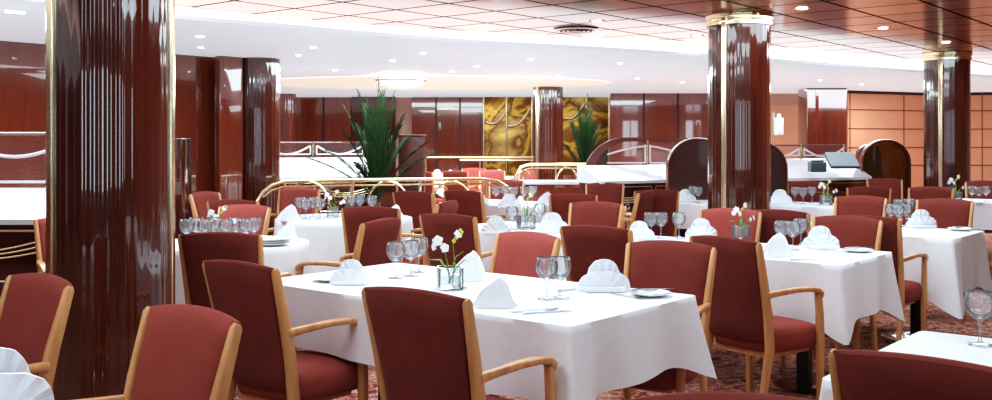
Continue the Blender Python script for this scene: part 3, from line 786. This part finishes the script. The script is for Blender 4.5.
# second table of the right row
glasses([(651, 238), (661, 238), (679, 238)], 'in the left trio on the second right table')
glasses([(782, 249), (793, 250), (801, 246)], 'in the right trio on the second right table')
vase(741, 238, 'on the second right table', .5, .9)
fan(702, 238, 'left of the orchids on the second right table', 0, .95)
fan(640, 240, 'left of the wine glasses on the second right table', 0, .9)
peak(775, 257, 'at the near edge of the second right table', .2, 1.0)
fan(822, 249, 'near the right end of the second right table', 0, 1.0)
plate(858, 252, 'near the right corner of the second right table')
knife(860, 250.5, 'across the plate on the second right table', .3, .014)
fork(838, 252, 'beside the plate on the second right table', -.6)
knife(806, 260, 'at the near edge of the second right table', .35)
# third table of the right row
glasses([(891, 226), (898, 227), (906, 226), (899, 220), (910, 219)], 'in the cluster on the third right table')
fan(923, 228, 'on the third right table', 0, 1.0)
plate(960, 230.5, 'near the right corner of the third right table')
knife(963, 229.5, 'across the plate on the third right table', .3, .014)
# bottom corners
glasses([(980, 345)], 'standing on the table cut off at bottom right')
pn = P(-6, 418, TT); place(NF, (pn.x, pn.y, TT), .5, 'large white fan folded napkin in the bottom left corner', 'napkin', 'fan folded napkins', 1.15)
# round table on the left
for i, (a, z) in enumerate([(187, 5.98), (196, 6.1), (205, 6.0), (214, 6.12), (226, 5.98), (236, 6.1), (246, 6.0), (254, 6.12)]):
    p = D(a, z, TT); place(GL, p, 0, 'wine glass, %s from the left in the row on the left round table' % ORD[i], 'wine glass', 'wine glasses', 1.0)
p = D(219, 6.25, TT); place(VA, p, .4, 'small glass vase behind the glass row on the left round table', 'vase', 'glass vases', .9); place(SP, p + Vector((0, 0, .004)), .4, 'thin spray of white orchids on the left round table', 'flowers', 'orchid sprays', .9)
for i in range(3):
    p = D(273, 6.05, TT); o = place(PL, (p.x, p.y, TT + .0115 * i), 0, 'white plate, %s in the stack on the left round table' % ('bottom', 'middle', 'top')[i], 'plate', 'stacked plates', 1.25)
p = D(287, 6.3, TT); place(NP, p, -.4, 'white peaked napkin right of the plate stack on the left round table', 'napkin', 'peaked napkins', .9)
# round table before the palm
glasses([(300, 217), (306, 219), (313, 217), (320, 219)], 'in the left row on the palm table')
glasses([(352, 214), (360, 214), (372, 215)], 'in the right row on the palm table')
peak(288, 221, 'at the left rim of the round table before the palm', .2); peak(394, 216, 'at the right rim of the round table before the palm', .2, .75)
vase(333, 217, 'on the round table before the palm', .1, .9)
# small table behind the front table
fan(496, 235, 'on the left of the small middle table', 0, .95); fan(553, 233, 'on the right of the small middle table', .1, 1.05); vase(526, 229, 'on the small middle table', .6, 1.05)
glasses([(512, 230), (540, 226)], 'by the vase on the middle table')
# table beside the rail
glasses([(496, 203), (505, 202), (514, 203), (524, 203), (533, 202)], 'on the table beside the rail')
fan(478, 205, 'left of the glasses beside the rail', 0, 1.0); fan(510, 208, 'in front of the glasses beside the rail', .2, 1.0); peak(545, 205, 'right of the glasses beside the rail', .1, 1.0)
# table right of the middle column
fan(781, 204, 'on the table right of the middle column', 0, 1.1); glasses([(795, 203), (803, 204), (812, 203)], 'on the table right of the middle column')
vase(826, 205, 'on the table right of the middle column', .2, 1.0)
# others far
fan(686, 202, 'under the brown arch panel', 0, 1.0); glasses([(693, 202), (698, 203)], 'under the brown arch panel')
glasses([(972, 202), (979, 203), (986, 202)], 'at the right edge before the right column'); vase(955, 201.5, 'at the foot of the right column', .3, 1.1)
fan(437, 176.8, 'on the far table behind the rail', 0, 1.0); peak(449, 177, 'on the far table behind the rail', 0, 1.0); fan(499, 176.8, 'on the far table below the mural', 0, 1.0)

# ------------------------------------------------------------------ counters with swag screens
def counter(name, a, b, label, z0=.86, z1=1.12, z2=1.42, dep=.5, orn=3, screen=True):
    """a,b plan ends of the front edge (room side)"""
    a = Vector((a[0], a[1], 0)); b = Vector((b[0], b[1], 0)); d = b - a; L = d.length; ax = d.normalized(); nb = Vector((-ax.y, ax.x, 0))
    root = empty(name, a, math.atan2(ax.y, ax.x)); tag(root, label, 'counter')
    MB().box((L / 2, dep / 2 + .03, z0 / 2), (L - .02, dep, z0), 0, .008).build('base', LAC, root)
    MB().prism([(0, z0), (0, z0 + .035), (dep, z1), (dep + .06, z1), (dep + .06, z0)], (L / 2, 0, 0), (0, 1, 0), (0, 0, 1), L).build('white_top', WHITEG, root, smooth=False)
    n = orn; w = L / n
    for i in range(n):
        x0 = i * w + .03; x1 = (i + 1) * w - .03
        mb = MB().tube([(x0, .016, .50), (x1, .016, .50)], .008, 6).tube([(x0, .016, z0 - .04), (x1, .016, z0 - .04)], .008, 6).tube([(x0, .016, .50), (x0, .016, z0 - .04)], .008, 6).tube([(x1, .016, .50), (x1, .016, z0 - .04)], .008, 6)
        for q in (0, .035, .07):
            mb.tube([(x0 + (x1 - x0) * t, .012, z0 - .10 - q - .07 * math.sin(PI * t) * (1 - q * 4)) for t in [k / 10 for k in range(11)]], .006, 6)
        mb.tube([((x0 + x1) / 2 + .025 * math.cos(k * .7), .012, z0 - .27 + .03 * math.sin(k * .7)) for k in range(10)], .006, 6)
        mb.build('brass_scroll', BRASS, root)
    if not screen: return root
    MB().box((L / 2, dep, (z1 + z2) / 2), (L, .012, z2 - z1), 0, .002).build('glass_screen', SCREEN, root)
    n2 = max(1, round(L / .9)); w = L / n2
    mb = MB(); 
    for i in range(n2):
        x0 = i * w + .04; x1 = (i + 1) * w - .04
        mb.tube([(x0 + (x1 - x0) * t, dep - .012, z2 - .04 - .11 * math.sin(PI * t)) for t in [k / 12 for k in range(13)]], .013, 6)
        mb.tube([(x0, dep - .012, z1 + .04), (x1, dep - .012, z1 + .04)], .010, 6).tube([(x0, dep - .012, z1 + .04), (x0, dep - .012, z2 - .04)], .010, 6).tube([(x1, dep - .012, z1 + .04), (x1, dep - .012, z2 - .04)], .010, 6)
    mb.build('etched_swag', ETCH, root)
    for i in range(n2 + 1):
        MB().tube([(min(max(i * w, .02), L - .02), dep, z1 - .01), (min(max(i * w, .02), L - .02), dep, z2 + .02)], .02, 10).build('brass_post', BRASS, root)
    MB().tube([(0, dep, z2 + .005), (L, dep, z2 + .005)], .012, 8).build('top_rail', LACR, root)
    return root
q = P(46, 220, .89); counter('display_counter', (q.x - 2.6, q.y), (q.x, q.y), 'white topped brown counter with brass scrolls and swag screen at the left edge', z0=.86, z1=1.07, z2=1.43)
counter('display_counter', D(262, 12.3).xy, D(372, 12.7).xy, 'white topped counter with swag screen left of the left palm', z0=.90, z1=1.18, z2=1.37, orn=2)
counter('display_counter', D(601, 11.3).xy, D(705, 11.9).xy, 'white topped counter with arched screen left of the middle column', z0=.90, z1=1.10, z2=1.36, orn=2, screen=False)
counter('display_counter', D(780, 12.6).xy, D(872, 13.2).xy, 'white topped counter with swag screen right of the middle column', z0=.88, z1=1.16, z2=1.33, orn=2)
# arched brown screen frame behind the middle counter, and solid arched end panels
def arch_outline(w, h, r, inner=0.0, n=14, both=True):
    pts = [(-w / 2, 0)]
    for k in range(n + 1):
        a = PI - PI / 2 * k / n; pts.append((-w / 2 + r + r * math.cos(a), h - r + r * math.sin(a)))
    if both:
        for k in range(n + 1):
            a = PI / 2 - PI / 2 * k / n; pts.append((w / 2 - r + r * math.cos(a), h - r + r * math.sin(a)))
    else: pts.append((w / 2, h))
    pts.append((w / 2, 0)); return pts
z = 12.4
fr = empty('arched_screen', D(652, z)); tag(fr, 'red brown arched frame with glass standing behind the white counter', 'screen')
hA = hh(137.5, z); w = 138 / F * z
out = arch_outline(w, hA, .52); inn = arch_outline(w - .26, hA - .05, .44)
mb = MB(); n = len(out)
vs = [(x, -.04, zz) for x, zz in out] + [(x, -.04, zz) for x, zz in inn] + [(x, .04, zz) for x, zz in out] + [(x, .04, zz) for x, zz in inn]
fs = []
for i in range(n - 1):
    fs += [(i, i + 1, n + i + 1, n + i), (2 * n + i + 1, 2 * n + i, 3 * n + i, 3 * n + i + 1), (i + 1, i, 2 * n + i, 2 * n + i + 1), (n + i, n + i + 1, 3 * n + i + 1, 3 * n + i)]
mb.add(vs, fs); mb.build('frame', SATIN, fr, angle=30)
MB().prism(arch_outline(w - .27, hA - .06, .43), (0, 0, 0), (1, 0, 0), (0, 0, 1), .015).build('glass_screen', SCREEN, fr, smooth=False)
mb = MB(); zt = hA - .09; zb = 1.12
for x0, x1 in ((-w / 2 + .30, -.09), (-.03, w / 2 - .30)):
    mb.tube([(x0 + (x1 - x0) * t, -.03, zt - .02 - .13 * (math.sin(PI * t / 2) if x0 > -.1 else 1 - t) ** 1.5 * .8) for t in [k / 12 for k in range(13)]], .012, 6)
    mb.tube([(x0, -.03, zb), (x1, -.03, zb)], .010, 6)
    e = x1 if x0 < -.1 else x0
    mb.tube([(e, -.03, zb), (e, -.03, zt)], .010, 6)
mb.build('etched_swag', ETCH, fr)
MB().tube([(-.06, -.03, .9), (-.06, -.03, hA - .03)], .014, 8).build('brass_post', BRASS, fr)
def arch_panel(px, z, wpx, py, m, label, rr=.62, thick=.12, rot=0.0, edge=True):
    w = wpx / F * z; h = hh(py, z); r = min(w * .5 - .001, rr)
    o = empty('arch_divider', D(px, z), rot); tag(o, label, 'screen', None)
    MB().prism(arch_outline(w, h, r), (0, 0, 0), (1, 0, 0), (0, 0, 1), thick).build('panel', m, o, angle=30)
    if edge:
        ol = arch_outline(w + .02, h + .01, r)
        MB().sweep([(x, -.02, zz) for x, zz in ol], (thick + .02, .03), side=Vector((0, 1, 0)), n=8).build('rim', SATIN, o)
    return o
arch_panel(697, 10.9, 58, 140, SATIND, 'solid brown lacquer arch panel just left of the middle column')
arch_panel(757, 11.4, 54, 143, SATIND, 'solid brown lacquer arch panel half hidden behind the middle column')
arch_panel(884, 13.4, 46, 141, AMBER, 'amber tinted arch panel with brown rim near the right column', edge=True)
o = arch_panel(868, 13.9, 20, 146, LACR, 'narrow brown arch panel beside the amber arch')
# grey tilted tray and dark box on the right counter
q = D(842, 12.9, 1.13); tr = empty('serving_tray', (q.x, q.y, q.z)); tr.rotation_euler = (math.radians(35), 0, 0); tag(tr, 'tilted pale grey tray with dark edge on the right counter', 'tray')
MB().box((0, 0, .03), (.36, .30, .02), 0, .006).build('tray_surface', GREY, tr); MB().box((0, 0, .01), (.38, .32, .03), 0, .006).build('tray_rim', DARKG, tr)
q = D(817, 12.75, 1.02); MBb = MB().box((q.x, q.y, 1.06), (.2, .16, .13), 0, .02).box((q.x, q.y, 1.135), (.14, .1, .02), 0, .006); tag(MBb.build('small_box', DARKG), 'small dark teal box on the right counter', 'box')
# white dispenser on its stand
zz = 15.5; q = D(777, zz); ds = empty('sanitizer_stand', q); tag(ds, 'white soap dispenser on a slim brass stand behind the right counter', 'dispenser')
MB().tube([(-.06, 0, .02), (-.06, 0, 1.85)], .02).build('pole', BRASS, ds); MB().lathe([(0, 0), (.16, 0), (.16, .02), (0, .03)], 24, c=(-.06, 0, 0)).build('base', BRASS, ds)
MB().box((.02, -.03, 1.62), (.13, .1, .28), 0, .03).lathe([(.035, 0), (.03, .06), (0, .07)], 14, c=(.02, -.03, 1.755)).build('bottle', WHITEG, ds)

# ------------------------------------------------------------------ brass railings, planter, cabinets
def railing(name, pts, label, posts, loops, r=.020):
    root = empty(name, (pts[0][0], pts[0][1], 0)); tag(root, label, 'railing'); o = Vector(root.location)
    L = [Vector(p) - o for p in pts]
    MB().tube(L, r, 10).build('top_rail', BRASS, root)
    MB().tube([p - Vector((0, 0, .055)) for p in L[2:]], r * .55, 8).build('lower_rail', BRASS, root)
    for p in posts:
        p = Vector(p) - o; MB().tube([(p.x, p.y, 0), (p.x, p.y, p.z)], .018, 8).build('post', BRASS, root)
    for p, w in loops:
        p = Vector(p) - o
        MB().tube([(p.x - w * math.cos(PI * t), p.y, p.z - .30 + .24 * math.sin(PI * t)) for t in [k / 14 for k in range(15)]], .013, 8).build('loop', BRASS, root)
    return root
def RL(px, py):
    z = 10.15 + (px - 252) / 260 * 1.6
    return D(px, z, hh(py, z))
pts = [RL(252, 212), RL(256, 203), RL(263, 192), RL(272, 185), RL(284, 181.5), RL(330, 180.5), RL(420, 179.5), RL(480, 179), RL(497, 181), RL(507, 187), RL(512, 196)]
railing('brass_railing', pts, 'curved brass railing with loops running before the left palm', [RL(284, 181), RL(352, 180), RL(420, 179), RL(486, 179)], [(RL(308, 176), .22), (RL(388, 176), .22), (RL(452, 176), .22)])
zr2 = 14.2; pts = [D(512, zr2, hh(192, zr2)), D(516, zr2, hh(176, zr2)), D(521, zr2, hh(167, zr2)), D(530, zr2, hh(164.5, zr2)), D(560, zr2, hh(164.5, zr2)), D(586, zr2, hh(164.5, zr2))]
railing('brass_railing', pts, 'short brass railing left of the right palm', [D(523, zr2, hh(165, zr2)), D(556, zr2, hh(164, zr2)), D(583, zr2, hh(164, zr2))], [(D(524, zr2, hh(166, zr2)), .12), (D(567, zr2, hh(163, zr2)), .15)], .024)
zr3 = 19.3; pts = [D(424, zr3, hh(157.5, zr3)), D(440, zr3, hh(157.5, zr3)), D(460, zr3, hh(157.5, zr3)), D(500, zr3, hh(157.5, zr3)), D(534, zr3, hh(157.5, zr3))]
railing('brass_railing', pts, 'straight far railing in front of the far wall panels', [D(426, zr3, hh(157, zr3)), D(480, zr3, hh(157, zr3)), D(532, zr3, hh(157, zr3))], [], .03)
pb = empty('planter_box', D(545, 13.5)); tag(pb, 'brown planter box with a white ledge in front of the far column', 'planter')
w = 88 / F * 13.5; MB().box((0, .25, .40), (w, .5, .80), 0, .01).build('body', LACR, pb); MB().box((0, .25, .825), (w + .05, .56, .05), 0, .008).build('ledge', WHITEG, pb)
z = 13.0; cb = empty('cabinet', D(412, z)); tag(cb, 'tall square brown lacquer cabinet right of the left palm', 'cabinet')
w = 25 / F * z; hgt = hh(136.5, z); MB().box((0, 0, hgt / 2), (w, .3, hgt), 0, .008).build('body', SATIND, cb); MB().box((0, 0, hgt + .012), (w + .03, .33, .024), 0, .006).build('top', SATIND, cb)

# ------------------------------------------------------------------ palms
def palm(px, z, base_h, top_py, spread, nf, label, seed):
    rnd = random.Random(seed); root = empty('potted_palm', D(px, z)); tag(root, label, 'palm')
    MB().lathe([(0, 0), (.17, 0), (.19, .02), (.235, .36), (.25, .38), (.25, .41), (.22, .41), (.20, .36), (0, .36)], 28).build('pot', POT, root)
    MB().tube([(0, 0, .34), (.01, 0, base_h * .6), (0, .0, base_h)], [.07, .06, .045], 10).build('trunk', BARK, root)
    topz = hh(top_py, z)
    for k in range(nf):
        a = 2 * PI * k / nf * 1.0 + rnd.uniform(-.3, .3); out = rnd.uniform(.25, 1.0) if k else .05
        if k % 3 == 0: out *= .45
        Lh = (topz - base_h) * (1 - .52 * out ** 1.4) * rnd.uniform(.70, 1.0) if k else (topz - base_h); rad = spread * out * rnd.uniform(.85, 1.1)
        dx, dy = math.cos(a), math.sin(a) * .8; pts = []
        for i in range(12):
            t = i / 11; pts.append(Vector((dx * rad * t ** 1.35, dy * rad * t ** 1.35, base_h + Lh * (t - .12 * out * t ** 4) * 1.0)))
        mb = MB().tube(pts, [.009 * (1 - .8 * i / 11) + .0015 for i in range(12)], 5)
        sidev = Vector((-dy, dx, 0)).normalized()
        for i in range(22):
            t = .14 + .86 * i / 21; f = t * 11; i0 = min(int(f), 10); p = pts[i0].lerp(pts[i0 + 1], f - i0); tg = (pts[i0 + 1] - pts[i0]).normalized()
            ll = (.15 * math.sin(PI * min(1, t * .80 + .16)) ** .7 + .06) * rnd.uniform(.8, 1.15)
            for s in (-1, 1):
                d = (tg * 1.0 + sidev * s * rnd.uniform(.28, .50) + Vector((dx, dy, 0)) * rnd.uniform(-.1, .25)).normalized(); wv = tg.cross(d).cross(d).normalized() * .008
                m_ = p + d * ll * .5 + Vector((0, 0, .01)); e = p + d * ll - Vector((0, 0, .05 * ll))
                mb.add([p - wv * .5, p + wv * .5, m_ + wv, e, m_ - wv], [(0, 1, 2, 3, 4)])
        mb.build('frond', LEAF, root, angle=20)
    return root
palm(377, 12.4, .62, 78, .80, 31, 'tall upright green palm behind the brass railing, left of the brown cabinet', 3)
palm(586, 14.6, .75, 97, .50, 20, 'slimmer green palm beside the far column, left of the arched counter', 9)

# ------------------------------------------------------------------ lights
def area(loc, size, e, color=(.90, .96, 1.0), rot=(0, 0, 0), size_y=None):
    l = bpy.data.lights.new('ceiling_area', 'AREA'); l.shape = 'RECTANGLE'; l.size = size; l.size_y = size_y or size; l.energy = e; l.color = color
    o = bpy.data.objects.new('ceiling_area', l); col.objects.link(o); o.location = loc; o.rotation_euler = rot; return o
E = 1.25
for x, y, s, e in [(-1.5, 2.2, 1.6, 50), (1.5, 1.8, 1.6, 50), (-.2, 4.6, 1.8, 60), (2.4, 5.2, 1.8, 60), (-1.8, 6.2, 1.5, 45), (.6, 7.6, 1.8, 60), (3.6, 8.2, 1.8, 60), (5.2, 10.8, 1.8, 60), (2.7, 8.4, 1.4, 40)]:
    area((x, y, CEIL - .03), s, e * .80)
for x, y, s, e in [(-1.2, 11.5, 2, 70), (-1, 16.5, 2.5, 110), (2.2, 14.5, 2.5, 110), (6, 15.8, 2.5, 110), (-3.6, 7.2, 1.2, 45), (-.6, 13.6, 2, 60)]:
    area((x, y, LOW - .03), s, e * 1.45)
for i in range(1, len(xs) - 1, 2):
    area(((xs[i] + xs[i + 1]) / 2, WY - .12, 1.525), xs[i + 1] - xs[i], 17, (.86, .94, 1.0), (PI / 2, 0, 0), 1.5)  # added daylight lamps at the made-up windows, for streaks on the columns
w = bpy.data.worlds.new('room_world'); sc.world = w; w.use_nodes = True
bg = w.node_tree.nodes['Background']; bg.inputs[0].default_value = (.86, .94, 1.0, 1); bg.inputs[1].default_value = .38

sc.view_settings.view_transform = 'Standard'; sc.view_settings.look = 'None'; sc.view_settings.exposure = 0.0
sc.view_settings.use_curve_mapping = True
cm = sc.view_settings.curve_mapping; cv = cm.curves[3]
for x_, y_ in ((.04, .027), (.22, .215), (.6, .62)): cv.points.new(x_, y_)
cv.points[-1].location = (1.0, .95); cm.update()
sc.view_settings.use_white_balance = True; sc.view_settings.white_balance_temperature = 5900; sc.view_settings.white_balance_tint = 2
cy = sc.cycles
cy.max_bounces = 8; cy.transparent_max_bounces = 24; cy.diffuse_bounces = 4; cy.glossy_bounces = 4; cy.caustics_reflective = False; cy.caustics_refractive = False
cy.sample_clamp_indirect = 6.0
